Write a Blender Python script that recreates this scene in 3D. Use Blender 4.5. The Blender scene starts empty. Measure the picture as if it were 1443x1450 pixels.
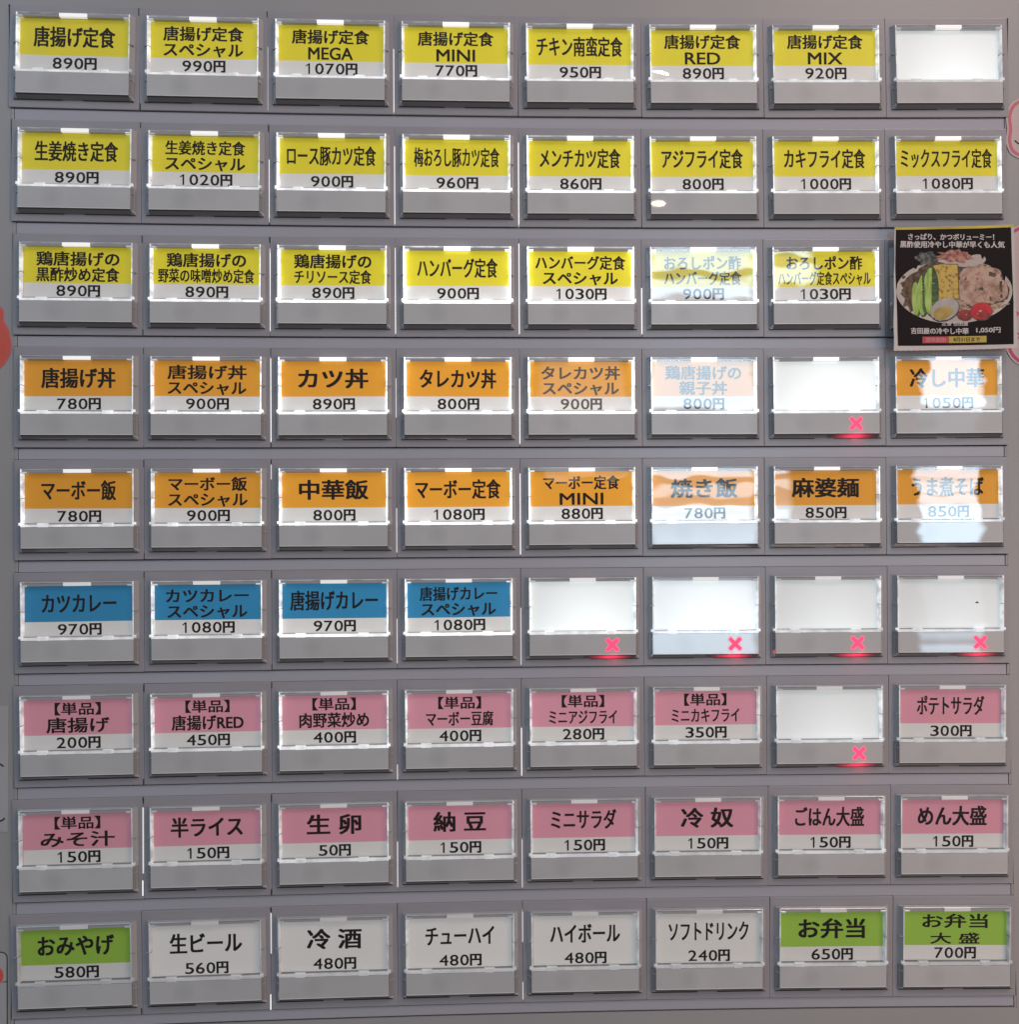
import bpy, bmesh, math, random
import numpy as np
from mathutils import Vector, Matrix

scene = bpy.context.scene
COL = scene.collection
random.seed(7)
MM = 0.001
TOPZ = 1.55                       # height of the top of the button field above the floor (m)
PX, PZ = 50.0, 44.568             # button pitch in mm

# ------------------------------------------------------------------ camera
W0, H0, F = 1443.0, 1450.0, 1238.03
CX, CY, CZ = 183.846, 202.276, -354.637       # camera in panel millimetres: right, down, away from the panel
A_, B_, C_ = -0.0059, -0.0332, -0.0051
def rot3():
    ca, sa, cb, sb, cc, sc = math.cos(A_), math.sin(A_), math.cos(B_), math.sin(B_), math.cos(C_), math.sin(C_)
    Rx = np.array([[1,0,0],[0,ca,-sa],[0,sa,ca]]); Ry = np.array([[cb,0,sb],[0,1,0],[-sb,0,cb]]); Rz = np.array([[cc,-sc,0],[sc,cc,0],[0,0,1]])
    return Rz @ Ry @ Rx
R3 = rot3()
KD = 0.0325
def P3(x, y, d=0.0):              # panel mm (right, down, toward the viewer) -> world
    return Vector((x*MM, -d*MM, TOPZ - y*MM))
def d3(v): return Vector((v[0], v[2], -v[1]))
cam_d = bpy.data.cameras.new('camera'); cam = bpy.data.objects.new('camera', cam_d); COL.objects.link(cam)
r_, u_, b_ = d3(R3[0]), -d3(R3[1]), -d3(R3[2])
M = Matrix(((r_.x,u_.x,b_.x,0),(r_.y,u_.y,b_.y,0),(r_.z,u_.z,b_.z,0),(0,0,0,1)))
M.translation = P3(CX, CY, -CZ)
cam.matrix_world = M
cam_d.sensor_fit = 'HORIZONTAL'; cam_d.sensor_width = 36.0; cam_d.lens = F/W0*36.0
cam_d.clip_start = 0.01; cam_d.clip_end = 50
scene.camera = cam

# ------------------------------------------------------------------ room light and exposure
scene.view_settings.view_transform = 'Standard'; scene.view_settings.look = 'None'
scene.view_settings.exposure = 0.26; scene.view_settings.gamma = 1.0
try: scene.view_settings.use_curve_mapping = False
except Exception: pass
world = bpy.data.worlds.new('World'); scene.world = world; world.use_nodes = True
bg = world.node_tree.nodes['Background']
bg.inputs['Color'].default_value = (0.90, 0.94, 1.0, 1); bg.inputs['Strength'].default_value = 0.095
wn, wl = world.node_tree.nodes, world.node_tree.links      # dim room: darker floor, paler ceiling
wt = wn.new('ShaderNodeTexCoord'); ws = wn.new('ShaderNodeSeparateXYZ'); wl.new(wt.outputs['Generated'], ws.inputs[0])
wr = wn.new('ShaderNodeMapRange'); wr.inputs[1].default_value = -.7; wr.inputs[2].default_value = .7; wr.inputs[3].default_value = .045; wr.inputs[4].default_value = .15
wl.new(ws.outputs[2], wr.inputs[0]); wl.new(wr.outputs[0], bg.inputs['Strength'])

def mirror_target(u, v, dist):
    """world point whose mirror image in the panel is seen at photo pixel (u, v)"""
    c = np.array([(u - W0/2)/F, (v - H0/2)/F, 1.0]); d = R3.T @ c
    t = -CZ/d[2]; hx, hy = CX + d[0]*t, CY + d[1]*t
    k = dist*1000.0/d[2]
    return P3(hx + d[0]*k, hy + d[1]*k, d[2]*k), P3(hx, hy, 0)
VFLIP = True
def area_lamp(name, u0, v0, u1, v1, dist, color, power, bands=None, aim=None, edge=0.0):
    p, _ = mirror_target((u0+u1)/2, (v0+v1)/2, dist)
    pl, _ = mirror_target(u0, (v0+v1)/2, dist); pr, _ = mirror_target(u1, (v0+v1)/2, dist)
    pt, _ = mirror_target((u0+u1)/2, v0, dist); pb, _ = mirror_target((u0+u1)/2, v1, dist)
    l = bpy.data.lights.new(name, 'AREA'); l.shape = 'RECTANGLE' if bands else 'ELLIPSE'
    l.size = (pr-pl).length; l.size_y = (pt-pb).length
    l.color = color; l.energy = power * l.size*l.size_y*math.pi   # 'power' = radiance
    o = bpy.data.objects.new(name, l); COL.objects.link(o); o.location = p
    t = aim if aim is not None else Vector((p.x, 0.0, p.z))
    o.rotation_euler = (t - p).to_track_quat('-Z', 'Y').to_euler()
    if bands is not None:                 # panes, bars and blind as bands shaped to steer the reflections; sides made ragged
        l.use_nodes = True; nt = l.node_tree; nd = nt.nodes; lk = nt.links
        em = nd['Emission']
        def math_(op, a, b, cl=False):
            m = nd.new('ShaderNodeMath'); m.operation = op; m.use_clamp = cl
            for k, q in enumerate((a, b)):
                if isinstance(q, (int, float)): m.inputs[k].default_value = q
                else: lk.new(q, m.inputs[k])
            return m.outputs[0]
        g = nd.new('ShaderNodeNewGeometry'); sp = nd.new('ShaderNodeSeparateXYZ'); lk.new(g.outputs['Parametric'], sp.inputs[0])
        U, V = sp.outputs[0], sp.outputs[1]
        mp = nd.new('ShaderNodeMapping'); mp.inputs['Scale'].default_value = (.6, 7.0, 1); lk.new(g.outputs['Parametric'], mp.inputs[0])
        ns = nd.new('ShaderNodeTexNoise'); ns.inputs['Scale'].default_value = 2.2; ns.inputs['Detail'].default_value = 3; lk.new(mp.outputs[0], ns.inputs['Vector'])
        nn = math_('SUBTRACT', ns.outputs[0], .5)
        cr = nd.new('ShaderNodeValToRGB'); els = cr.color_ramp.elements
        while len(els) > 1: els.remove(els[0])
        pts = [((y-v0)/(v1-v0), val) for y, val in bands]
        if VFLIP: pts = [(1-q, val) for q, val in pts][::-1]
        for k, (pos, val) in enumerate(pts[:32]):
            e = els[0] if k == 0 else els.new(pos)
            e.position = pos; e.color = (val, val, val, 1)
        lk.new(math_('ADD', V, math_('MULTIPLY', nn, .012)), cr.inputs[0])
        uu = math_('ABSOLUTE', math_('ADD', math_('SUBTRACT', U, .5), math_('MULTIPLY', nn, edge*1.6)), 0)
        mask = math_('MULTIPLY', math_('SUBTRACT', .5-edge*.45, uu), 14.0, True)
        lk.new(math_('MULTIPLY', cr.outputs[0], mask), em.inputs['Strength'])
    return o
# the two daylight windows across the room (they mirror in the button covers), the ceiling lamps and an added haze lamp
area_lamp('daylight_window', 903, 335, 1084, 935, 2.4, (0.64, 0.84, 1.0), 7.6, bands=[(335,.95),(383,.95),(386,.12),(397,.12),(400,.9),(420,.9),(424,.07),(466,.07),(470,.5),(505,.4),(512,1.0),(578,1.0),
          (584,.06),(622,.06),(628,.4),(662,.9),(672,.9),(675,.15),(682,.15),(685,.7),(697,.65),(699,.2),(712,.25),(714,.95),(722,.9),(728,.6),(772,1.0),(778,.25),(888,.3),(893,.85),(935,.8)], edge=.10)
area_lamp('daylight_window_far', 1288, 500, 1402, 935, 2.4, (0.60, 0.82, 1.0), 9.0, bands=[(500,.7),(512,.95),(574,1.0),(580,.06),(640,.06),(655,.9),(672,.85),(674,.55),(678,.9),(695,1.0),(697,.5),(700,.95),(712,.9),(714,.55),(717,.95),(772,1.0),(778,.05),(888,.05),(900,.5),(910,.15),(916,.6),(926,.5)], edge=.22)
area_lamp('lit_wall', 752, 500, 884, 690, 2.6, (1.0, 0.88, 0.78), 1.2, bands=[(500,.8),(560,1.0),(577,.9),(583,.05),(624,.05),(630,.8),(690,1.0)], edge=.06)  # unseen warm lamp added for haze on the covers
area_lamp('ceiling_lamp', 921, 92, 946, 100, 2.6, (1.0, 0.86, 0.66), 30.0)
area_lamp('ceiling_lamp_far', 925, 286, 945, 294, 2.6, (1.0, 0.84, 0.62), 18.0)
key = bpy.data.lights.new('ceiling_light', 'AREA'); key.shape = 'RECTANGLE'; key.size = 0.45; key.size_y = 0.35
key.color = (1.0, 0.76, 0.66); key.energy = 4.9
ko = bpy.data.objects.new('ceiling_light', key); COL.objects.link(ko); ko.location = (0.80, -0.60, 2.26)
ko.rotation_euler = (Vector((0.26, 0, TOPZ-0.12)) - ko.location).to_track_quat('-Z', 'Y').to_euler()

wl_ = bpy.data.lights.new('warm_counter_lamp', 'AREA'); wl_.shape = 'RECTANGLE'; wl_.size = 0.3; wl_.size_y = 0.5  # unseen warm lamp added to light the right side
wl_.color = (1.0, 0.66, 0.48); wl_.energy = 1.9
wo = bpy.data.objects.new('warm_counter_lamp', wl_); COL.objects.link(wo); wo.location = (1.0, -0.5, 1.12)
wo.rotation_euler = (Vector((0.33, 0, TOPZ-0.3)) - wo.location).to_track_quat('-Z', 'Y').to_euler()
dl = bpy.data.lights.new('shop_front_daylight', 'AREA'); dl.shape = 'RECTANGLE'; dl.size = 0.5; dl.size_y = 0.9  # unseen cool lamp added to tint the left side
dl.color = (0.52, 0.77, 1.0); dl.energy = 2.9
do = bpy.data.objects.new('shop_front_daylight', dl); COL.objects.link(do); do.location = (-0.72, -0.70, 2.15)
do.rotation_euler = (Vector((0.05, 0, TOPZ-0.1)) - do.location).to_track_quat('-Z', 'Y').to_euler()

# ------------------------------------------------------------------ render settings
scene.render.engine = 'CYCLES'
cy = scene.cycles
cy.use_denoising = True
cy.max_bounces = 6; cy.diffuse_bounces = 2; cy.glossy_bounces = 3; cy.transparent_max_bounces = 8; cy.transmission_bounces = 2
cy.sample_clamp_indirect = 4.0; cy.caustics_reflective = False; cy.caustics_refractive = False

# ------------------------------------------------------------------ panel warp: the wide lens bows the rows a little
def warp(x, y):
    c = R3 @ np.array([x-CX, y-CY, -CZ]); a, b = c[0]/c[2], c[1]/c[2]
    s = 1 + KD*(a*a + b*b); d = R3.T @ np.array([a*s, b*s, 1.0]); t = -CZ/d[2]
    return CX + d[0]*t, CY + d[1]*t
def from_px(u, v, d=0.0):         # photo pixel -> panel mm at height d above the panel
    c = np.array([(u - W0/2)/F, (v - H0/2)/F, 1.0]); q = R3.T @ c
    t = (-CZ - d)/q[2]; return CX + q[0]*t, CY + q[1]*t

# ------------------------------------------------------------------ materials
def new_mat(name):
    m = bpy.data.materials.new(name); m.use_nodes = True; return m, m.node_tree.nodes, m.node_tree.links
def principled(name, color, rough=0.5, coat=0.0, coat_rough=0.03, spec=0.5, metal=0.0, var=0.0, var_scale=60, bump=0.0, bump_scale=900, rvar=0.0):
    m, n, l = new_mat(name); b = n['Principled BSDF']
    b.inputs['Base Color'].default_value = (*color, 1); b.inputs['Roughness'].default_value = rough
    b.inputs['Metallic'].default_value = metal; b.inputs['Specular IOR Level'].default_value = spec
    b.inputs['Coat Weight'].default_value = coat; b.inputs['Coat Roughness'].default_value = coat_rough
    g = n.new('ShaderNodeNewGeometry')
    if var:
        t = n.new('ShaderNodeTexNoise'); t.inputs['Scale'].default_value = var_scale; t.inputs['Detail'].default_value = 4
        l.new(g.outputs['Position'], t.inputs['Vector'])
        mr = n.new('ShaderNodeMapRange'); mr.inputs[1].default_value = .3; mr.inputs[2].default_value = .7
        mr.inputs[3].default_value = 1-var; mr.inputs[4].default_value = 1+var; l.new(t.outputs[0], mr.inputs[0])
        mx = n.new('ShaderNodeMix'); mx.data_type = 'RGBA'; mx.blend_type = 'MULTIPLY'; mx.inputs[0].default_value = 1
        mx.inputs[6].default_value = (*color, 1); l.new(mr.outputs[0], mx.inputs[7]); l.new(mx.outputs[2], b.inputs['Base Color'])
        if rvar:
            mr2 = n.new('ShaderNodeMapRange'); mr2.inputs[1].default_value = .3; mr2.inputs[2].default_value = .7
            mr2.inputs[3].default_value = rough-rvar; mr2.inputs[4].default_value = rough+rvar; l.new(t.outputs[0], mr2.inputs[0]); l.new(mr2.outputs[0], b.inputs['Roughness'])
    if bump:
        t2 = n.new('ShaderNodeTexNoise'); t2.inputs['Scale'].default_value = bump_scale; t2.inputs['Detail'].default_value = 2
        l.new(g.outputs['Position'], t2.inputs['Vector'])
        bp = n.new('ShaderNodeBump'); bp.inputs['Strength'].default_value = bump; bp.inputs['Distance'].default_value = 0.0002
        l.new(t2.outputs[0], bp.inputs['Height']); l.new(bp.outputs[0], b.inputs['Normal'])
    return m
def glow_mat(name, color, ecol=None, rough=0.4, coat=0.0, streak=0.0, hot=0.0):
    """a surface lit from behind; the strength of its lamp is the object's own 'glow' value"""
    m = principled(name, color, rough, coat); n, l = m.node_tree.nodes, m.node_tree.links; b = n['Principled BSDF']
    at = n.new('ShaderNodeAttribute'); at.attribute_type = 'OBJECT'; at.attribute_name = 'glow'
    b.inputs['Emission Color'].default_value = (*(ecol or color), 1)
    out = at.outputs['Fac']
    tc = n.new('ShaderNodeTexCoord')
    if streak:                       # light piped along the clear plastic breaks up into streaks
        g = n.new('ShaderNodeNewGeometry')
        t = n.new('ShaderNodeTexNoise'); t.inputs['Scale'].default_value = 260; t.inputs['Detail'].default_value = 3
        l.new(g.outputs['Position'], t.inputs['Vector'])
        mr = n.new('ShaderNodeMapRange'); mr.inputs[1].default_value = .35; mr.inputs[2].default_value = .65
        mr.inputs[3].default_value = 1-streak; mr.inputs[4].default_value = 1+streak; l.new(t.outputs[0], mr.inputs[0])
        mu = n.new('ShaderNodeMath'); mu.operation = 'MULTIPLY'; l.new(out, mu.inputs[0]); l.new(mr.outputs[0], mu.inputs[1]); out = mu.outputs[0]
    if hot:                          # backlight falloff painted into the emission, hottest right of and below the middle
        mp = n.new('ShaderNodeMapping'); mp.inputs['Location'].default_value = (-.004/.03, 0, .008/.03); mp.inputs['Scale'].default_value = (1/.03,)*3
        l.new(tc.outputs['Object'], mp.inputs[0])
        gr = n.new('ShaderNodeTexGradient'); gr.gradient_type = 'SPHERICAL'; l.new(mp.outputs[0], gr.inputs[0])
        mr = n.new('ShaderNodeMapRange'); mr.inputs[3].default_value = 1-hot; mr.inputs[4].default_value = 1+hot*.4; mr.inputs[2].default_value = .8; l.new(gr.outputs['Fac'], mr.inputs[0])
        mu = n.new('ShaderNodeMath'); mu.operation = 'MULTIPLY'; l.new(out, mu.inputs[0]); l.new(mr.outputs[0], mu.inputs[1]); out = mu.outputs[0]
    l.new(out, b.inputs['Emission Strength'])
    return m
def emit(name, color, strength):
    m, n, l = new_mat(name); b = n['Principled BSDF']
    b.inputs['Base Color'].default_value = (*color, 1); b.inputs['Emission Color'].default_value = (*color, 1); b.inputs['Emission Strength'].default_value = strength
    b.inputs['Roughness'].default_value = 0.6
    return m
M_PANEL = principled('panel_paint', (.365, .355, .355), .42, var=.05, var_scale=9, bump=.06, bump_scale=1500, rvar=.05)
M_BEZEL = principled('bezel_plastic', (.35, .335, .36), .3, var=.03, var_scale=22, bump=.05, bump_scale=1800)
M_FILL = principled('filler_plastic', (.425, .42, .465), .28, var=.025, var_scale=14)
M_DARK = principled('dark_recess', (.02, .02, .022), .6)
M_SKIRT = principled('smoked_plastic', (.19, .185, .19), .12, coat=1.0)
M_RIM = principled('plate_rim', (.74, .73, .72), .2, coat=1.0)  # pale sliver painting the highlight along the plate's lower bevel
M_FLANK = principled('smoked_flank', (.26, .25, .255), .14, coat=1.0)
M_EDGE = principled('clear_edge_plastic', (.40, .40, .415), .08, coat=1.0)
def plate_material():
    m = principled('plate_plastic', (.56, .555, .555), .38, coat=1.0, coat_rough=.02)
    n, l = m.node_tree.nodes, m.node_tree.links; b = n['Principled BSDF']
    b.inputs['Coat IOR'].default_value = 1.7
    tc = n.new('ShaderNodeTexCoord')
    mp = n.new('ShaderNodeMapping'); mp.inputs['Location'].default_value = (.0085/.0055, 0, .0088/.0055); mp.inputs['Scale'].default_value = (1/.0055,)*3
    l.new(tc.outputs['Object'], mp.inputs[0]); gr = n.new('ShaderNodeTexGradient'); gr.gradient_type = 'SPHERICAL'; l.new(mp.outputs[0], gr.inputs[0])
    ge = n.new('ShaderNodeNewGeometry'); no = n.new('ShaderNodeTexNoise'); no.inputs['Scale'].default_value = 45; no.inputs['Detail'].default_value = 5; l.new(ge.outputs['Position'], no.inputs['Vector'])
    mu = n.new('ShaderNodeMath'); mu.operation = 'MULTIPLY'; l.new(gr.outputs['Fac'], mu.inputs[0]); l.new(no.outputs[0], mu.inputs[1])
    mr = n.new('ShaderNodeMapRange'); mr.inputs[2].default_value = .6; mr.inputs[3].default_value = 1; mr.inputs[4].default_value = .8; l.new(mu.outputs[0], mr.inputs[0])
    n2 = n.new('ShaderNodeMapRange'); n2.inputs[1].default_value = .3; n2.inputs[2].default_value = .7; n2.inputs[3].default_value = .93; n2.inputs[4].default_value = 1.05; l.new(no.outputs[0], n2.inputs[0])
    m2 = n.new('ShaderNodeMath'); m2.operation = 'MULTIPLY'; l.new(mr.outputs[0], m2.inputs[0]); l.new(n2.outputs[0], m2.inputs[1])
    mx = n.new('ShaderNodeMix'); mx.data_type = 'RGBA'; mx.blend_type = 'MULTIPLY'; mx.inputs[0].default_value = 1
    mx.inputs[6].default_value = b.inputs['Base Color'].default_value; l.new(m2.outputs[0], mx.inputs[7]); l.new(mx.outputs[2], b.inputs['Base Color'])
    return m
M_PLATE = plate_material()
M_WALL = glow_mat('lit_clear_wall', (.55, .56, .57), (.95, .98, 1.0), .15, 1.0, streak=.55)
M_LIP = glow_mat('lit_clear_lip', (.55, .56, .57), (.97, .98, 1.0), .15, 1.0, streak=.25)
M_TAB = glow_mat('lit_tab', (.75, .75, .74), (1.0, .99, .96), .3, .5)
M_DIFF = glow_mat('white_diffuser', (.8, .81, .81), (.92, 1.0, 1.0), .5, hot=.42)
CARD = {k: glow_mat('card_'+k, c, rough=.55) for k, c in {
    'yellow': (.80, .68, .018), 'orange': (.80, .34, .018), 'blue': (.024, .235, .45),
    'pink': (.74, .31, .39), 'green': (.31, .53, .055), 'white': (.74, .72, .69)}.items()}
M_INK = principled('black_ink', (.012, .0035, .003), .7, spec=.3)
M_RED = emit('red_indicator', (1.0, .05, .14), .95)
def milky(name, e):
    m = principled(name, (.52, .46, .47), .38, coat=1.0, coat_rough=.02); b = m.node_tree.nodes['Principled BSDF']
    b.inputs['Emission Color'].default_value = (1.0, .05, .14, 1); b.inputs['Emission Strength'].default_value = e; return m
M_RED2 = milky('red_light_in_plastic', .36); M_RED3 = milky('faint_red_light_in_plastic', .12)  # emissive halo painted around the cross
def led_material():                         # red glow on the skirt painted as emission, fading outward
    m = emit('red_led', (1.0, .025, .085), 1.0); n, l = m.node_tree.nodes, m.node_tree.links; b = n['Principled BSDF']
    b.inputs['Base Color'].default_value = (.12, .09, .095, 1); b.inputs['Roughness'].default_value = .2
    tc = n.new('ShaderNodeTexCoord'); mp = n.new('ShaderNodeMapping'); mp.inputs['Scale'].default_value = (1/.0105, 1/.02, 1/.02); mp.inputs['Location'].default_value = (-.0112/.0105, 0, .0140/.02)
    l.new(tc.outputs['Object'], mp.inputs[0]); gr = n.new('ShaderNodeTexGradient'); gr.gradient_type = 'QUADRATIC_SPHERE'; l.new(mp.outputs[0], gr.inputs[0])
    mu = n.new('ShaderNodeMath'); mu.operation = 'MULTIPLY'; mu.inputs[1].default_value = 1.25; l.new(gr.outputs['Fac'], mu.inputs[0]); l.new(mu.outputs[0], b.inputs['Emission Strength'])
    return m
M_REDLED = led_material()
M_SEAM = emit('lamp_behind_seam', (1.0, .98, .95), .75)
M_SEAMDIM = emit('faint_lamp_behind_seam', (1.0, .98, .95), .3)
def cover_material():
    m, n, l = new_mat('clear_cover'); n.remove(n['Principled BSDF']); out = n['Material Output']
    tr = n.new('ShaderNodeBsdfTransparent'); gl = n.new('ShaderNodeBsdfGlossy'); gl.inputs['Roughness'].default_value = .0
    fr = n.new('ShaderNodeFresnel'); fr.inputs['IOR'].default_value = 1.9
    g = n.new('ShaderNodeNewGeometry'); no = n.new('ShaderNodeMath'); no.operation = 'SUBTRACT'; no.inputs[0].default_value = 1; l.new(g.outputs['Backfacing'], no.inputs[1])
    mu = n.new('ShaderNodeMath'); mu.operation = 'MULTIPLY'; l.new(fr.outputs[0], mu.inputs[0]); l.new(no.outputs[0], mu.inputs[1])
    t = n.new('ShaderNodeTexNoise'); t.inputs['Scale'].default_value = 55; t.inputs['Detail'].default_value = 1; l.new(g.outputs['Position'], t.inputs['Vector'])
    bp = n.new('ShaderNodeBump'); bp.inputs['Strength'].default_value = .16; bp.inputs['Distance'].default_value = .0006; l.new(t.outputs[0], bp.inputs['Height']); l.new(bp.outputs[0], gl.inputs['Normal'])
    mx = n.new('ShaderNodeMixShader'); l.new(mu.outputs[0], mx.inputs[0]); l.new(tr.outputs[0], mx.inputs[1]); l.new(gl.outputs[0], mx.inputs[2]); l.new(mx.outputs[0], out.inputs[0])
    return m
M_COVER = cover_material()

# ------------------------------------------------------------------ mesh helpers (millimetres: x right, z up, d toward the viewer)
def V3(x, z, d): return (x*MM, -d*MM, z*MM)
class MB:
    def __init__(s): s.v = []; s.f = []; s.m = []
    def quad(s, pts, mat=0):
        i = len(s.v); s.v += [V3(*p) for p in pts]; s.f.append(tuple(range(i, i+len(pts)))); s.m.append(mat)
    def hexa(s, b, f, mat=0, cap_back=True, side=None):   # b, f: rectangles (x0,x1,z0,z1,d) back and front; side = mats (left,right,bottom,top)
        (a0,a1,c0,c1,e), (g0,g1,h0,h1,k) = b, f
        side = side or (mat,)*4
        i = len(s.v)
        s.v += [V3(*p) for p in ((a0,c0,e),(a1,c0,e),(a1,c1,e),(a0,c1,e),(g0,h0,k),(g1,h0,k),(g1,h1,k),(g0,h1,k))]
        fs = [((4,5,6,7),mat),((0,4,7,3),side[0]),((5,1,2,6),side[1]),((0,1,5,4),side[2]),((7,6,2,3),side[3])]
        if cap_back: fs.append(((0,3,2,1),mat))
        for q, mm in fs: s.f.append(tuple(i+j for j in q)); s.m.append(mm)
    def box(s, x0, x1, z0, z1, d0, d1, mat=0, **k): s.hexa((x0,x1,z0,z1,d0),(x0,x1,z0,z1,d1),mat,**k)
    def poly(s, pts, d0, d1, mat=0):       # extruded outline, pts counter-clockwise as the viewer sees it
        n = len(pts); i = len(s.v)
        s.v += [V3(x,z,d1) for x,z in pts] + [V3(x,z,d0) for x,z in pts]
        s.f.append(tuple(range(i, i+n))); s.m.append(mat)
        s.f.append(tuple(range(i+2*n-1, i+n-1, -1))); s.m.append(mat)
        for j in range(n):
            k = (j+1) % n; s.f.append((i+j, i+n+j, i+n+k, i+k)); s.m.append(mat)
    def mesh(s, name, mats, bevel=0.0, seg=2):
        me = bpy.data.meshes.new(name); me.from_pydata(s.v, [], s.f)
        for m in mats: me.materials.append(m)
        for p, mm in zip(me.polygons, s.m): p.material_index = mm
        if bevel:
            bm = bmesh.new(); bm.from_mesh(me)
            ed = [e for e in bm.edges if len(e.link_faces) == 2 and e.calc_face_angle(0) > .5]
            bmesh.ops.bevel(bm, geom=ed, offset=bevel*MM, segments=seg, profile=.6, affect='EDGES', clamp_overlap=True)
            for f in bm.faces: f.smooth = False
            bm.to_mesh(me); bm.free()
        me.update(); return me
def link(name, me, parent=None, loc=(0,0,0), rot=None):
    o = bpy.data.objects.new(name, me); COL.objects.link(o); o.location = loc
    if rot: o.rotation_euler = rot
    if parent is not None: o.parent = parent
    return o
def thing(name, label, cat, loc, group=None, ry=0.0):
    o = bpy.data.objects.new(name, None); COL.objects.link(o); o.empty_display_size = .01
    o.location = loc; o.rotation_euler = (0, ry, 0); o['label'] = label; o['category'] = cat
    if group: o['group'] = group
    return o
def tag(o, label, cat, group=None):
    o['label'] = label; o['category'] = cat
    if group: o['group'] = group

def ell(cx, cz, rx, rz, n=40, a0=0.0):
    return [(cx+rx*math.cos(2*math.pi*i/n+a0), cz+rz*math.sin(2*math.pi*i/n+a0)) for i in range(n)]
# ------------------------------------------------------------------ lettering
_tc = {}
def glyphs(text, offset=0.0, space=1.0):
    key = (text, offset, space)
    if key in _tc: return _tc[key]
    c = bpy.data.curves.new('text', 'FONT'); c.body = text; c.size = 1.0; c.offset = offset; c.space_character = space
    c.resolution_u = 3; c.dimensions = '2D'; c.fill_mode = 'FRONT'
    o = bpy.data.objects.new('text', c); COL.objects.link(o)
    dg = bpy.context.evaluated_depsgraph_get(); dg.update()
    me = o.evaluated_get(dg).to_mesh()
    v = np.array([tuple(x.co)[:2] for x in me.vertices]) if len(me.vertices) else np.zeros((0,2)); f = [tuple(p.vertices) for p in me.polygons]
    o.evaluated_get(dg).to_mesh_clear()
    bpy.data.objects.remove(o); bpy.data.curves.remove(c)
    _tc[key] = (v, f); return v, f
_ref = glyphs('国')[0]; KJ0, KJ1 = _ref[:,1].min(), _ref[:,1].max()
_refL = glyphs('E')[0]; LT0, LT1 = _refL[:,1].min(), _refL[:,1].max()
class Letters:
    def __init__(s): s.v = []; s.f = []
    def add(s, text, xc, zc, w, h, bold=.012, latin=False, x0=None):
        """fit a line of text: w wide around xc, character body h tall around zc (mm)"""
        v, f = glyphs(text)
        b0, b1 = (LT0, LT1) if latin else (KJ0, KJ1)
        sy = h/(b1-b0); mx0, mx1 = v[:,0].min(), v[:,0].max()
        sx = w/(mx1-mx0) if w else sy
        if x0 is not None: xc = x0 + sx*(mx1-mx0)/2
        e = bold*min(sx, sy)                # a heavier weight: copies a hair apart, each 4 microns above the last
        for k, (ox, oz) in enumerate([(0,0),(-e,-e*.6),(e,-e*.6),(-e,e*.6),(e,e*.6)] if bold else [(0,0)]):
            i = len(s.v)
            for a, b in v: s.v.append(((xc + (a-(mx0+mx1)/2)*sx + ox), (zc + (b-(b0+b1)/2)*sy + oz), .004*k))
            s.f += [tuple(i+j for j in q) for q in f]
    def one(s, xc, zc, h):               # an upright figure one with a flag and no foot
        i = len(s.v); w = .34; t = zc+h/2
        s.v += [(xc-w*.6,zc-h/2,0),(xc+w*1.4,zc-h/2,0),(xc+w*1.4,t,0),(xc-w*.1,t,0),(xc-1.15,t-.85,0),(xc-1.15,t-1.35,0),(xc-w*.6,t-.75,0)]
        s.f += [(i,i+1,i+2,i+6),(i+2,i+3,i+6),(i+3,i+4,i+5,i+6)]
    def mesh(s, name, d, mat):
        me = bpy.data.meshes.new(name); me.from_pydata([V3(x,z,d+e) for x,z,e in s.v], [], s.f); me.materials.append(mat)
        bm = bmesh.new(); bm.from_mesh(me)
        for f in bm.faces:
            if f.normal.y > 0: f.normal_flip()
        bm.to_mesh(me); bm.free(); return me

# ------------------------------------------------------------------ button parts (local origin: middle of its cell, front face of the bezel)
def VZ(y): return PZ/2 - y
BASE, FRONT, HT = 23.1, 21.6, 1.85
Y_T0, Y_T1, Y_L0, Y_L1, Y_P0, Y_P1, Y_B = 4.0, 5.55, 5.7, 25.5, 27.0, 35.3, 37.2
def mesh_bezel():
    b = MB(); b.box(-24.93, 24.93, VZ(40.05), VZ(0.3), -3.0, 0.0); return b.mesh('bezel', [M_BEZEL], .16, 2)
def mesh_side_wall(sides):
    b = MB(); IX, WX = 20.75, 21.15          # label edge at the bottom of the well, inner edge at the front
    zb, zt0, zt1 = VZ(25.6), VZ(Y_T1), VZ(Y_T0)
    # material 0 lit wall, 1 clear edge
    for s in sides:
        def q(p, m):
            pts = [(s*x, z, d) for x, z, d in p]
            b.quad(pts if s > 0 else pts[::-1], m)
        zmid = VZ(15.6)
        for (z0, z1, dx) in ((VZ(26.9), zmid-.12, 0), (zmid+.12, zt1, .06)):
            q([(BASE,z0,0),(BASE,z1,0),(FRONT+dx,z1,HT),(FRONT+dx,z0,HT)], 1)           # outer flank
            q([(FRONT+dx,z0,HT),(FRONT+dx,z1,HT),(WX+.1,z1,HT+.02),(WX+.1,z0,HT+.02)], 0)   # rim
            q([(WX+.1,z0,HT+.02),(WX+.1,z1,HT+.02),(IX,z1,.25),(IX,z0,.25)], 0)         # inner wall of the well
            q([(BASE,z1,0),(IX,z1,.25),(WX+.1,z1,HT+.02),(FRONT+dx,z1,HT)], 1)
            q([(BASE,z0,0),(FRONT+dx,z0,HT),(WX+.1,z0,HT+.02),(IX,z0,.25)], 1)
        # ribs moulded into the flank
        b.box(min(s*21.3,s*22.9), max(s*21.3,s*22.9), zmid-.12, zmid+.12, 0, 1.7, 1)
        b.box(min(s*21.0,s*22.3), max(s*21.0,s*22.3), VZ(26.2), VZ(25.2), 0, HT+.15, 0)
    return b.mesh('side_wall', [M_WALL, M_EDGE])
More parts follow.
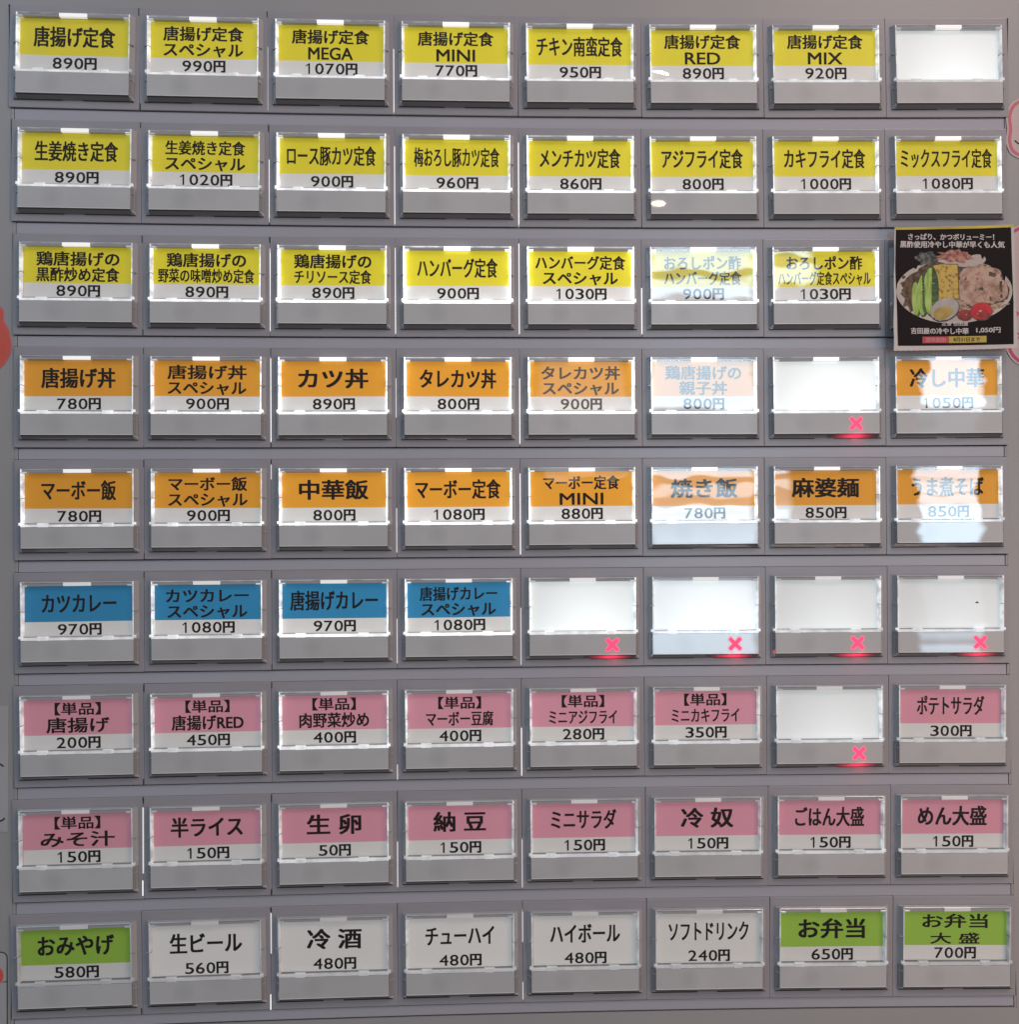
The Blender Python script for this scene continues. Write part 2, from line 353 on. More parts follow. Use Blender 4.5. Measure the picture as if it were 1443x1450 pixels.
def mesh_top_rail():
    b = MB(); z0, z1 = VZ(Y_T1), VZ(Y_T0)
    b.hexa((-22.9,22.9,z0,z1+.15,0),(-21.9,21.9,z0-.05,z1-.45,HT-.15),0)
    b.box(-21.4, 21.4, z1-.36, z1-.02, HT-.4, HT+.12, 1)
    for s in (-1,1): b.box(s*20.4-1.3, s*20.4+1.3, z0-.25, z0+.5, .3, HT+.05, 1)
    return b.mesh('top_rail', [M_EDGE, M_WALL], .12, 1)
def mesh_tab():
    b = MB(); z1 = VZ(Y_T0); b.box(-5.3, 5.3, z1-1.6, z1-.15, .5, HT+.16); return b.mesh('latch_tab', [M_TAB], .15, 2)
def mesh_lip():
    b = MB(); b.hexa((-21.6,21.6,VZ(26.85),VZ(25.75),.2),(-21.4,21.4,VZ(26.85),VZ(26.0),HT+.05),0)
    b.box(-20.9, 20.9, VZ(25.68), VZ(25.5), .25, HT-.9, 1)
    for x in (-13.4, 11.6):
        b.hexa((x-2.1,x+2.1,VZ(27.0),VZ(25.35),1.0),(x-1.8,x+1.8,VZ(26.95),VZ(25.6),HT+.22),0)
    return b.mesh('lip', [M_LIP, M_SKIRT])
def mesh_cover():
    b = MB(); b.box(-21.2, 21.2, -(25.75-5.45)/2, (25.75-5.45)/2, -.12, .12); return b.mesh('cover', [M_COVER])
COVER_C = V3(0, VZ((25.75+5.45)/2), HT-.25)
def mesh_plate():
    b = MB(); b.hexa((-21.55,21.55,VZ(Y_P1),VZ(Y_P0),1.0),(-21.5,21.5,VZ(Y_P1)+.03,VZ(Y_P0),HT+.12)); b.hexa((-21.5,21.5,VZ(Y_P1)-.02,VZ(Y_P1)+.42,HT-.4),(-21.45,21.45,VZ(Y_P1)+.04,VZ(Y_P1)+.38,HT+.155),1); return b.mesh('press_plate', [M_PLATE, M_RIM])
def mesh_skirt():
    b = MB(); b.hexa((-BASE,BASE,VZ(Y_B),VZ(26.9),0),(-21.65,21.65,VZ(Y_P1)-.1,VZ(26.95),HT-.05),0,side=(3,3,0,0))
    b.box(-21.6,21.6,VZ(Y_P1)-.34,VZ(Y_P1)-.06,HT-.6,HT+.0,2)  # dark strip standing for the shadow line beneath the plate
    for xa, xb in ((-22.9,-4.5),(3.5,22.9)): b.box(xa,xb,VZ(Y_B)-.02,VZ(Y_B)+.26,0,.36,2)
    for s in (-1,1):                        # moulded clear corners catch the light
        b.hexa((s*22.3-.75,s*22.3+.75,VZ(Y_B)+.05,VZ(Y_B)+1.2,.1),(s*21.75-.25,s*21.75+.25,VZ(Y_P1)-.5,VZ(Y_P1)-.1,HT-.1),1)
        b.hexa((s*22.2-.9,s*22.2+.9,VZ(29.4),VZ(29.1),.1),(s*21.8-.4,s*21.8+.4,VZ(29.3),VZ(29.1),HT-.1),1)
        b.hexa((s*22.62-.1,s*22.62+.1,VZ(Y_B)+.6,VZ(27.4),.45),(s*22.58-.06,s*22.58+.06,VZ(Y_B)+.7,VZ(27.5),.8),1)  # pale sliver painting a bright reflection line on the flank
    return b.mesh('skirt', [M_SKIRT, M_EDGE, M_DARK, M_FLANK])
CW = 20.75
_cards = {}
def mesh_card(colr):
    if colr in _cards: return _cards[colr]
    b = MB(); zt, zb, zm = VZ(Y_L0-.15), VZ(Y_L1+.1), VZ(Y_L0+14.0)
    if colr == 'blank': b.box(-CW, CW, zb, zt, .05, .4); me = b.mesh('diffuser', [M_DIFF])
    elif colr == 'white': b.box(-CW, CW, zb, zt, .05, .3); me = b.mesh('label_card', [CARD['white']])
    else:
        b.box(-CW, CW, zb, zm, .05, .3, 0); b.box(-CW, CW, zm, zt, .05, .3, 1)
        me = b.mesh('label_card', [CARD['white'], CARD[colr]])
    _cards[colr] = me; return me
def mesh_cross():                            # the lit cross, with wider glow outlines painted round it to soften its edge
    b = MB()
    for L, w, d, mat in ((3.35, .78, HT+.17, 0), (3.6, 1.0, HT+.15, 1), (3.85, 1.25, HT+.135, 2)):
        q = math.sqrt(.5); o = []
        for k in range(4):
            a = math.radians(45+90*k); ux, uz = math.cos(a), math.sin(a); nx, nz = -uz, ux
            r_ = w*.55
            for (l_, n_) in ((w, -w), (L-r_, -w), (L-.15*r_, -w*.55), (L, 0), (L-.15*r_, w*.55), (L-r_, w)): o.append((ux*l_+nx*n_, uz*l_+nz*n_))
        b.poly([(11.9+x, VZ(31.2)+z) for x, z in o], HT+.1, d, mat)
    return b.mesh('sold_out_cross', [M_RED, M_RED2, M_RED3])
def mesh_led():                              # added sliver over the skirt's lower flank that carries the painted red glow
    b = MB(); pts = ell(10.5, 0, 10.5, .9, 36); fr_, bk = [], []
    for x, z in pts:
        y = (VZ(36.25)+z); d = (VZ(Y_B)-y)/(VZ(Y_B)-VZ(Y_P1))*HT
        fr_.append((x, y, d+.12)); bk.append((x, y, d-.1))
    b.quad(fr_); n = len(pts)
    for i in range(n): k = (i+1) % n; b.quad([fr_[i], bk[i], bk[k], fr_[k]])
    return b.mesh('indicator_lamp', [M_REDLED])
def red_spill():
    l = bpy.data.lights.new('indicator_glow', 'POINT'); l.color = (1.0, .02, .09); l.energy = RED_W; l.shadow_soft_size = .0008; return l  # unseen point lamp added before the skirt for red spill
RED_W = .00022
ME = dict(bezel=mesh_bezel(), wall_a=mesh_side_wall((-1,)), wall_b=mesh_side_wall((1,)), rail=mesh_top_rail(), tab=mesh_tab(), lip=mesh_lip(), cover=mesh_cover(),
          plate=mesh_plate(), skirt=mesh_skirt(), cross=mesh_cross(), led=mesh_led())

def price_letters(n):
    L = Letters(); s = str(n); pitch = 4.12; wy = 4.45; tot = pitch*len(s) + wy - .35
    x = -tot/2; zc = VZ(Y_L0 + 16.98)
    for ch in s:
        if ch == '1': L.one(x+1.65, zc-.05, 4.2)
        else: L.add(ch, x+1.75, zc-.05, 3.3 if ch != '4' else 3.45, 4.1, .014, True)
        x += pitch
    L.add('円', x+wy/2-.1, zc, wy-.25, 4.45, .05)
    return L.mesh('price', .34, M_INK)
def name_letters(lines, colr):
    L = Letters()
    if len(lines) == 1:
        t, w = lines[0]; zc = VZ(Y_L0 + (7.0 if colr != 'white' else 7.6)); L.add(t, 0, zc, w-.4, 7.3, .032)
    else:
        ys = (4.55, 10.75)
        for (t, w), y in zip(lines, ys):
            lat = t.isascii(); h = 5.3
            if t.startswith('【'): h = 4.6; y = 3.9
            elif lines[0][0].startswith('【'): h = 5.6; y = 10.3
            if lat: h = 4.75; y = 11.0
            if t == '大 盛': h = 4.2; y = 11.4
            L.add(t.strip(), 0, VZ(Y_L0+y), w-.2, h-.1, .029 if not lat else .02, lat)
    return L.mesh('dish_name', .34, M_INK)

B = {}
def put(r, c, colr, lines, price): B[(r, c)] = (colr, lines, price)
y_, o_, bl, pk, wh, gr = 'yellow', 'orange', 'blue', 'pink', 'white', 'green'
KT = '唐揚げ定食'; SP = 'スペシャル'; TN = '【単品】'
row = [
 [(y_,[(KT,31.2)],890),(y_,[(KT,31.2),(SP,31)],990),(y_,[(KT,30.6),('MEGA',17.7)],1070),(y_,[(KT,30.3),('MINI',15.5)],770),(y_,[('チキン南蛮定食',35)],950),(y_,[(KT,31),('RED',14.4)],890),(y_,[(KT,30.8),('MIX',14.1)],920),('blank',None,None)],
 [(y_,[('生姜焼き定食',32)],890),(y_,[('生姜焼き定食',31.2),(SP,31.2)],1020),(y_,[('ロース豚カツ定食',35.6)],900),(y_,[('梅おろし豚カツ定食',34.6)],960),(y_,[('メンチカツ定食',33)],860),(y_,[('アジフライ定食',33.4)],800),(y_,[('カキフライ定食',33.4)],1000),(y_,[('ミックスフライ定食',37.4)],1080)],
 [(y_,[('鶏唐揚げの',31.8),('黒酢炒め定食',31.8)],890),(y_,[('鶏唐揚げの',31),('野菜の味噌炒め定食',37.8)],890),(y_,[('鶏唐揚げの',30.7),('チリソース定食',30.7)],890),(y_,[('ハンバーグ定食',32.6)],900),(y_,[('ハンバーグ定食',36.6),(SP,30.5)],1030),(y_,[('おろしポン酢',31.4),('ハンバーグ定食',31.6)],900),(y_,[('おろしポン酢',31),('ハンバーグ定食スペシャル',38)],1030),('white',None,None)],
 [(o_,[('唐揚げ丼',28.5)],780),(o_,[('唐揚げ丼',31),(SP,30.7)],900),(o_,[('カツ丼',27.9)],890),(o_,[('タレカツ丼',31)],800),(o_,[('タレカツ丼',32),(SP,31)],900),(o_,[('鶏唐揚げの',31),('親子丼',19.6)],800),('blank',None,None),(o_,[('冷し中華',30.5)],1050)],
 [(o_,[('マーボー飯',28.7)],780),(o_,[('マーボー飯',30.7),(SP,31)],900),(o_,[('中華飯',27.6)],800),(o_,[('マーボー定食',34.5)],1080),(o_,[('マーボー定食',31),('MINI',17.8)],880),(o_,[('焼き飯',27.4)],780),(o_,[('麻婆麺',27.6)],850),(o_,[('うま煮そば',29.6)],850)],
 [(bl,[('カツカレー',28.7)],970),(bl,[('カツカレー',32.3),(SP,31.2)],1080),(bl,[('唐揚げカレー',35)],970),(bl,[('唐揚げカレー',31.2),(SP,30)],1080)]+[('blank',None,None)]*4,
 [(pk,[(TN,17.6),('唐揚げ',24)],200),(pk,[(TN,17.2),('唐揚げRED',28)],450),(pk,[(TN,17.2),('肉野菜炒め',27.6)],400),(pk,[(TN,17.2),('マーボー豆腐',27)],400),(pk,[(TN,17.2),('ミニアジフライ',27.6)],280),(pk,[(TN,17.2),('ミニカキフライ',27.6)],350),('blank',None,None),(pk,[('ポテトサラダ',27.6)],300)],
 [(pk,[(TN,17.4),('みそ汁',28.2)],150),(pk,[('半ライス',28)],150),(pk,[('生 卵',21.5)],50),(pk,[('納 豆',21)],150),(pk,[('ミニサラダ',26.5)],150),(pk,[('冷 奴',21.3)],150),(pk,[('ごはん大盛',28.2)],150),(pk,[('めん大盛',28)],150)],
 [(gr,[('おみやげ',29)],580),(wh,[('生ビール',28)],560),(wh,[('冷 酒',21.5)],480),(wh,[('チューハイ',27.6)],480),(wh,[('ハイボール',28.2)],480),(wh,[('ソフトドリンク',32.5)],240),(gr,[('お弁当',27)],650),(gr,[('お弁当',26.5),('大 盛',19.9)],700)]]
BLANK_LABEL = {(0,7): 'blank white lit button without a red cross, right end of top row',
 (2,7): 'button almost wholly hidden beneath the black food poster',
 (3,6): 'brightest blank button with red cross, between the 親子丼 and 冷し中華 cards',
 (5,4): 'blank white button with red cross, directly right of the 唐揚げカレー スペシャル card',
 (5,5): 'blank button with red cross, bluish window reflection across its lower plate, below 焼き飯',
 (5,6): 'blank button with red cross in the curry row, directly below 麻婆麺',
 (5,7): 'blank button with red cross and a small black speck, right end of curry row',
 (6,6): 'blank button with red cross among pink cards, left of ポテトサラダ'}
# brightness of the lamps behind each button: card, clear walls
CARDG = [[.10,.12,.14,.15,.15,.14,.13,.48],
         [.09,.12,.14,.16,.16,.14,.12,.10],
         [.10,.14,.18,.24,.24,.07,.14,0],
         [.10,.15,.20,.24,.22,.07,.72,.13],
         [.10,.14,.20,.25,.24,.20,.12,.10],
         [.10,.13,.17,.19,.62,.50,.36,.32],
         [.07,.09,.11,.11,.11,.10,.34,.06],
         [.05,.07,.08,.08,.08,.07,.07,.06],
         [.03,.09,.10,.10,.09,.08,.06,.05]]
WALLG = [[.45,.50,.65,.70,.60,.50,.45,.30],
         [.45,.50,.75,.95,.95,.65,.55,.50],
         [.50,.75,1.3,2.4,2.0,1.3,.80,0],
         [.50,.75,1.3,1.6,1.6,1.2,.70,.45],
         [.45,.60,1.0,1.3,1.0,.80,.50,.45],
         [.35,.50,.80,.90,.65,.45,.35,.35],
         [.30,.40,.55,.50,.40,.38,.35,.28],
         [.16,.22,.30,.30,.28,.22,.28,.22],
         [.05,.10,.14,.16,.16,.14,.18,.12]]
# small tilts of covers and plates in degrees: (about x, about z)
TILT = {(2,6): (.3,-1.9), (4,6): (0,-1.15)}
PTILT = {}
buttons = {}
for r in range(9):
    for c in range(8):
        colr, lines, price = row[r][c]
        x0, y0 = c*PX + PX/2, r*PZ + PZ/2
        wx, wy = warp(x0, y0); ax, ay = warp(x0-20, y0); bx, by = warp(x0+20, y0)
        ang = math.atan2(by-ay, bx-ax) + math.radians(random.uniform(-.12, .12))
        if lines is None: lab = BLANK_LABEL[(r,c)]
        else:
            nm = ' '.join(t for t, _ in lines)
            lab = 'button with %s card reading %s, priced %d円' % ({'white':'plain white','green':'green and white'}.get(colr, colr+' and white'), nm, price)
        cx_, cy__ = warp(x0, y0-18); dx_, dy_ = warp(x0, y0+18)
        t = thing('menu_button', lab, 'button', P3(wx, wy, random.uniform(-.05, .05)), 'buttons of the meal ticket machine', ang)
        t.scale = (math.hypot(bx-ax, by-ay)/40, 1, math.hypot(dx_-cx_, dy_-cy__)/36)
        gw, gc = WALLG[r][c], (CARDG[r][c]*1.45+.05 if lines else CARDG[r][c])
        link('bezel', ME['bezel'], t)
        for k in ('wall_a', 'wall_b'):
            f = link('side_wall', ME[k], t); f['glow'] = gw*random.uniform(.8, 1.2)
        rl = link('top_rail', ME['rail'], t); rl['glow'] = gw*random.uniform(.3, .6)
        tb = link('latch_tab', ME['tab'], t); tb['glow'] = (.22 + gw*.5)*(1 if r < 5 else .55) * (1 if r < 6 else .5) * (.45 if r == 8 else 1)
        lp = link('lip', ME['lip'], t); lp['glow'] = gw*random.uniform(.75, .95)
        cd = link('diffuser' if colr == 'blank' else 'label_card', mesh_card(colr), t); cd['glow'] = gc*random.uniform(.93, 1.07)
        cd.location = (random.uniform(-.15,.15)*MM, 0, random.uniform(-.1,.12)*MM); cd.rotation_euler = (0, math.radians(random.uniform(-.3,.3)), 0)
        if lines:
            link('dish_name', name_letters(lines, colr), cd); link('price', price_letters(price), cd)
        tx, tz = TILT.get((r,c), (0,0)); q = .08 if c > 4 else .3; tx += random.uniform(-q,q); tz += random.uniform(-q,q)
        link('cover', ME['cover'], t, COVER_C, (math.radians(tx), 0, math.radians(tz)))
        link('skirt', ME['skirt'], t)
        px_, pz_ = PTILT.get((r,c), (0,0)); px_ += random.uniform(-.1,.1); pz_ += random.uniform(-.1,.1)
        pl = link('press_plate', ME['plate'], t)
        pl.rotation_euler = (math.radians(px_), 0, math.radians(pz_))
        if colr == 'blank' and (r,c) != (0,7):
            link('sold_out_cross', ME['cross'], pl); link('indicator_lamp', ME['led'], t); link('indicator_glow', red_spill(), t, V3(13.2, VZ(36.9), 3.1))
        if (r,c) == (5,7):
            b = MB(); z = VZ(15.2); b.poly([(10.6,z-.35),(12.0,z-.4),(11.9,z+.05),(11.4,z+.4),(10.9,z+.1)], .42, .46); link('speck', b.mesh('speck', [M_INK]), cd)
        buttons[(r,c)] = t

# ------------------------------------------------------------------ the machine front: painted panel, fillers, recess, glowing strips over the seams
panel = thing('machine_front', 'grey painted steel front of the meal ticket machine around the buttons', 'vending machine', P3(200, 200, -1))
def P_(x, y): return (x-200, 200-y)       # panel mm -> local x, z of the panel
def warped_strip(b, y0, y1, x0, x1, d0, d1, mat=0, n=32):
    xs = [x0 + (x1-x0)*i/n for i in range(n+1)]
    top = [P_(*warp(x, y0)) for x in xs]; bot = [P_(*warp(x, y1)) for x in xs]
    b.poly(bot + top[::-1], d0, d1, mat)
FR = -0.6                                  # panel surface lies this far behind the bezels (mm)
b = MB(); EX, Y0, Y1, X0, X1 = 130, .24, 9*PZ+.35, .02, 399.98
def ring():
    n = 24; inner = []
    for i in range(n): inner.append(warp(X0+(X1-X0)*i/n, Y0))
    for i in range(n): inner.append(warp(X1, Y0+(Y1-Y0)*i/n))
    for i in range(n): inner.append(warp(X1-(X1-X0)*i/n, Y1))
    for i in range(n): inner.append(warp(X0, Y1-(Y1-Y0)*i/n))
    outer = []
    for x, y in inner:
        ux, uy = x-200, y-200; s = 290/max(abs(ux), abs(uy)); outer.append((200+ux*s, 200+uy*s))
    return [P_(*p) for p in inner], [P_(*p) for p in outer]
inn, out = ring(); n = len(inn)
for i in range(n):
    k = (i+1) % n
    b.quad([(*inn[i],FR+1),(*inn[k],FR+1),(*out[k],FR+1),(*out[i],FR+1)][::-1])
    b.quad([(*inn[i],FR+1),(*inn[k],FR+1),(*inn[k],FR-9),(*inn[i],FR-9)])
    b.quad([(*out[i],FR+1),(*out[k],FR+1),(*out[k],FR-19),(*out[i],FR-19)][::-1])
link('painted_panel', b.mesh('painted_panel', [M_PANEL]), panel)
b = MB(); b.box(-210, 210, -210, 210, -9, -6); link('recess_back', b.mesh('recess_back', [M_DARK]), panel)
for r in range(9):
    b = MB(); warped_strip(b, r*PZ+40.45, (r+1)*PZ+(.24 if r < 8 else -.2), 1.45, 398.75, -5, .3)
    link('filler_strip', b.mesh('filler_strip', [M_FILL], .2, 2), panel)
    for xa, xb in ((.02, 1.2), (399.0, 399.98)):
        b = MB(); warped_strip(b, r*PZ+40.4, (r+1)*PZ+(.2 if r < 8 else .3), xa, xb, -5, .36, 0, 2); link('filler_end', b.mesh('filler_end', [M_PANEL], .1, 1), panel)
# glowing strips added over the seams for backlight leaking between neighbouring bezels
for (r, c, a, e, bright) in [(0,2,.35,.98,0),(0,3,.35,.98,1),(1,2,.35,.98,1),(1,3,.2,.98,1),(1,4,.15,.98,1),(2,2,.12,.95,1),(2,3,.1,.97,1),(2,4,.05,.97,1),(2,5,.5,.97,1),
        (3,2,.1,.95,1),(3,3,.3,.7,0),(3,4,.3,.97,1),(4,2,.05,.2,0),(4,3,.5,.95,0),(4,4,.15,.98,1),(5,3,.5,.95,0),(5,4,.4,.98,0),(6,4,.5,.98,1),(7,1,.1,.75,0),(7,1,.82,.97,1),
        (7,3,.5,.95,0),(7,4,.5,.98,0),(8,2,.05,.45,0),(8,2,.85,1.0,1),(8,4,.1,.4,0),(8,4,.8,.97,0),(6,3,.85,1.0,0)]:
    ya, yb = r*PZ+.4+39.6*a, r*PZ+.4+39.6*e
    p, q = P_(*warp(c*PX, ya)), P_(*warp(c*PX, yb))
    b = MB(); w = .14; b.hexa((q[0]-w,p[0]+w,q[1],p[1],-3),(q[0]-w,p[0]+w,q[1],p[1],1.06))
    link('seam_lamp', b.mesh('seam_lamp', [M_SEAM if bright else M_SEAMDIM]), panel)

# dark notches where the corners of neighbouring bezels meet
for c in (1, 2):
    for r in range(9):
        for (a, e) in ([(.0, .075), (.94, 1.0)] if (r*3+c) % 2 else [(.0, .06)]):
            p, q = P_(*warp(c*PX, r*PZ+.4+39.6*a)), P_(*warp(c*PX, r*PZ+.4+39.6*e))
            b = MB(); b.hexa((q[0]-.2,p[0]+.2,q[1],p[1],-3),(q[0]-.2,p[0]+.2,q[1],p[1],1.03)); link('seam_notch', b.mesh('seam_notch', [M_DARK]), panel)

# ------------------------------------------------------------------ stickers and papers at the edges
def local(ref_u, ref_v, d=0.0):
    cx, cy_ = from_px(ref_u, ref_v, d)
    return cx, cy_, (lambda u, v: ((lambda q: (q[0]-cx, cy_-q[1]))(from_px(u, v, d))))
def smooth_closed(pts, k=6):
    outp = []; n = len(pts)
    for i in range(n):
        p0, p1, p2, p3 = (np.array(pts[(i+j-1) % n], float) for j in range(4))
        for s in range(k):
            t = s/k; outp.append(tuple(.5*((2*p1)+(-p0+p2)*t+(2*p0-5*p1+4*p2-p3)*t*t+(-p0+3*p1-3*p2+p3)*t**3)))
    return outp
def offset_poly(pts, dist):
    n = len(pts); out_ = []
    for i in range(n):
        a, c = np.array(pts[i-1]), np.array(pts[(i+1) % n]); t = c-a; t = t/(np.linalg.norm(t)+1e-9)
        out_.append((pts[i][0]-t[1]*dist, pts[i][1]+t[0]*dist))
    return out_
def ccw(pts):
    a = sum(pts[i-1][0]*pts[i][1]-pts[i][0]*pts[i-1][1] for i in range(len(pts)))
    return pts if a > 0 else pts[::-1]
M_STW = principled('sticker_white', (.60, .48, .46), .35, coat=.3, var=.03)
M_STP = principled('sticker_pink', (.62, .16, .20), .35, coat=.3)
M_STMAG = principled('sticker_magenta', (.55, .06, .16), .35, coat=.3)
M_STR = principled('sticker_red', (.70, .115, .08), .35, coat=.3, var=.05, var_scale=90)
M_PAPER = principled('sticker_paper', (.43, .43, .44), .5, var=.03)
SD = FR
# red round sticker, left edge
cx, cy_, lp = local(-30, 485)
t = thing('round_sticker', 'red round sticker with a small nub, cut off by the left edge', 'sticker', P3(cx, cy_, SD))
pts = ccw(smooth_closed([lp(*p) for p in [(14.5,490),(10,466),(4,455),(3.5,446),(2,437),(-6,434),(-14,440),(-20,450),(-45,452),(-66,470),(-72,495),(-62,520),(-35,532),(-8,525),(8,510)]]))
b = MB(); b.poly(offset_poly(pts, -.25), .004, .22); link('sticker_backing', b.mesh('sticker_backing', [M_STP]), t)
b = MB(); b.poly(offset_poly(pts, .15), .22, .27); link('red_print', b.mesh('red_print', [M_STR]), t)
# white note at the lower left with pen strokes
cx, cy_, lp = local(-40, 1090)
t = thing('note_sticker', 'pale paper note with black pen strokes, cut off at left beside pink cards', 'sticker', P3(cx, cy_, SD))
b = MB(); b.poly(ccw([lp(11,1000),lp(10,1178),lp(-75,1180),lp(-72,998)]), .004, .2); link('paper', b.mesh('paper', [M_PAPER]), t)
def stroke(b, pts, w, d0, d1):
    for i in range(len(pts)-1):
        (x0,z0),(x1,z1) = pts[i], pts[i+1]; L = math.hypot(x1-x0, z1-z0); nx, nz = -(z1-z0)/L*w/2, (x1-x0)/L*w/2
        e = 0.02*i*0
        b.poly(ccw([(x0-nx,z0-nz),(x1-nx,z1-nz),(x1+nx,z1+nz),(x0+nx,z0+nz)]), d0, d1+.0005*i)
b = MB(); stroke(b, [lp(-12,1074),lp(-2,1081),lp(4.5,1085.5)], .55, .2, .24); stroke(b, [lp(-12,1158),lp(-1,1163),lp(3,1161.5),lp(6,1158.5)], .6, .2, .24)
link('pen_strokes', b.mesh('pen_strokes', [M_INK]), t)
# black outlined card with a red dot at the bottom left
cx, cy_, lp = local(-40, 1400)
t = thing('outlined_sticker', 'white card with rounded black outline and red dot, bottom left edge', 'sticker', P3(cx, cy_, SD))
def rrect(x0, z0, x1, z1, r, k=6):
    p = []
    for (cx_, cz_, a) in ((x1-r,z1-r,0),(x0+r,z1-r,90),(x0+r,z0+r,180),(x1-r,z0+r,270)):
        for i in range(k+1):
            an = math.radians(a+90*i/k); p.append((cx_+r*math.cos(an), cz_+r*math.sin(an)))
    return p
xr, zt = lp(9.5, 1348); xl, zb = lp(-90, 1500)
b = MB(); b.poly(rrect(xl, zb, xr, zt, 2.4), .004, .14, 0); link('black_outline', b.mesh('black_outline', [M_INK]), t)
b = MB(); b.poly(rrect(xl+.3, zb+.3, xr-.3, zt-.3, 2.15), .14, .18, 0); link('card_face', b.mesh('card_face', [M_PAPER]), t)
q = lp(-12, 1382); b = MB(); b.poly(ell(q[0], q[1], 4.4, 4.4), .18, .22); link('red_dot', b.mesh('red_dot', [M_STR]), t)
b = MB(); stroke(b, [lp(2.5,1391), lp(9,1390)], .28, .18, .21); link('rule', b.mesh('rule', [M_INK]), t)
# pink outlined cloud stickers on the right
def cloud(name_lab, outline, ref, m_band, extra=None):
    cx, cy_, lp = local(*ref)
    t = thing('cloud_sticker', name_lab, 'sticker', P3(cx, cy_, SD), 'pink outlined cloud stickers at the right edge')
    pts = ccw(smooth_closed([lp(*p) for p in outline]))
    b = MB(); b.poly(pts, .004, .3); link('sticker_backing', b.mesh('sticker_backing', [M_STW]), t)
    b = MB(); o1, o2 = offset_poly(pts, .75), offset_poly(pts, 2.1); n = len(pts)
    for i in range(n):
        k = (i+1) % n; b.quad([(*o1[i],.34),(*o1[k],.34),(*o2[k],.34),(*o2[i],.34)])
    link('pink_band', b.mesh('pink_band', [m_band]), t)
    if extra: extra(t, lp)
def ex1(t, lp):
    b = MB(); stroke(b, [lp(1437.5,199),lp(1442,203),lp(1449,205),lp(1456,202)], .55, .3, .36); link('pen_strokes', b.mesh('pen_strokes', [M_INK]), t)
cloud('pale cloud sticker with pink outline, beside the ミックスフライ定食 button', [(1425.5,165),(1427,183),(1425.5,200),(1431,216),(1444,224),(1462,224),(1474,214),(1492,206),(1494,180),(1490,158),(1474,146),(1458,138),(1442,140),(1431,149)], (1460,182), M_STP, ex1)
def ex2(t, lp):
    L = Letters(); q = lp(1443, 443)
    b = MB()
    for (u, v, s) in ((1442,443,1.0),(1444,474,1.2)):
        q = lp(u, v); stroke(b, [(q[0]-s,q[1]+s*.8),(q[0]+s*.4,q[1]-s*.3),(q[0]-s*.5,q[1]-s*1.3)], .5, .3, .36)
    link('red_marks', b.mesh('red_marks', [M_STMAG]), t)
cloud('pale cloud sticker with magenta outline, partly behind the black food poster', [(1428,330),(1420,370),(1418,410),(1418,450),(1421,478),(1426,496),(1434,509),(1446,517),(1466,520),(1492,510),(1500,470),(1500,350),(1480,326),(1455,316)], (1460,425), M_STMAG, ex2)

# ------------------------------------------------------------------ the taped food poster over one button
PD = 3.0
cx, cy_ = from_px(1350, 409, PD)
poster = thing('poster', 'black food poster of a cold noodle dish, pasted over a button at right', 'poster', P3(cx, cy_, PD))
def lp(u, v): q = from_px(u, v, PD); return (q[0]-cx, cy_-q[1])
def wavy(p0, p1, n, amp, per):
    o = []
    for i in range(n):
        f = i/n; x, z = p0[0]+(p1[0]-p0[0])*f, p0[1]+(p1[1]-p0[1])*f
        L = math.hypot(p1[0]-p0[0], p1[1]-p0[1]); nx, nz = (p1[1]-p0[1])/L, -(p1[0]-p0[0])/L
        a = amp*math.sin(f*per*2*math.pi); o.append((x+nx*a, z+nz*a))
    return o
TLc, TRc, BRc, BLc = lp(1266,323), lp(1433.5,319.5), lp(1438,494), lp(1263,498)
M_SHEET = principled('poster_paper', (.60, .55, .53), .5, var=.04, var_scale=120)
M_BLACKP = principled('poster_black', (.008, .004, .005), .75, spec=.25)
M_YEL = principled('poster_yellow', (.62, .46, .04), .5, var=.2, var_scale=70)
b = MB(); b.poly(ccw(wavy(BLc,BRc,90,.10,22)+wavy(BRc,TRc,90,.08,24)+wavy(TRc,TLc,6,0,1)+wavy(TLc,BLc,60,.12,3)), 0, .25); sheet = link('paper_sheet', b.mesh('paper_sheet', [M_SHEET]), poster)
b = MB(); b.poly(ccw([lp(1266,323.3),lp(1433.4,319.8),lp(1434,323.2),lp(1266.2,327)]), .25, .27); link('yellow_strip', b.mesh('yellow_strip', [M_YEL]), sheet)
b = MB(); b.poly(ccw([lp(1267.5,326.5),lp(1429.5,323.3),lp(1431,370),lp(1433,430),lp(1432.5,488.5),lp(1269,491),lp(1268.5,440),lp(1266.5,380)]), .25, .29); link('black_print', b.mesh('black_print', [M_BLACKP]), poster)
def food(name, c1, c2, scale, rough=.5, thr=(.4,.6), stretch=(1,1,1)):
    m, n, l = new_mat(name); bb = n['Principled BSDF']; bb.inputs['Roughness'].default_value = rough
    g = n.new('ShaderNodeNewGeometry'); mp = n.new('ShaderNodeMapping'); mp.inputs['Scale'].default_value = stretch; l.new(g.outputs['Position'], mp.inputs[0])
    t = n.new('ShaderNodeTexNoise'); t.inputs['Scale'].default_value = scale; t.inputs['Detail'].default_value = 5; l.new(mp.outputs[0], t.inputs['Vector'])
    cr = n.new('ShaderNodeValToRGB'); cr.color_ramp.elements[0].position = thr[0]; cr.color_ramp.elements[1].position = thr[1]
    cr.color_ramp.elements[0].color = (*c1,1); cr.color_ramp.elements[1].color = (*c2,1); l.new(t.outputs[0], cr.inputs[0]); l.new(cr.outputs[0], bb.inputs['Base Color'])
    return m
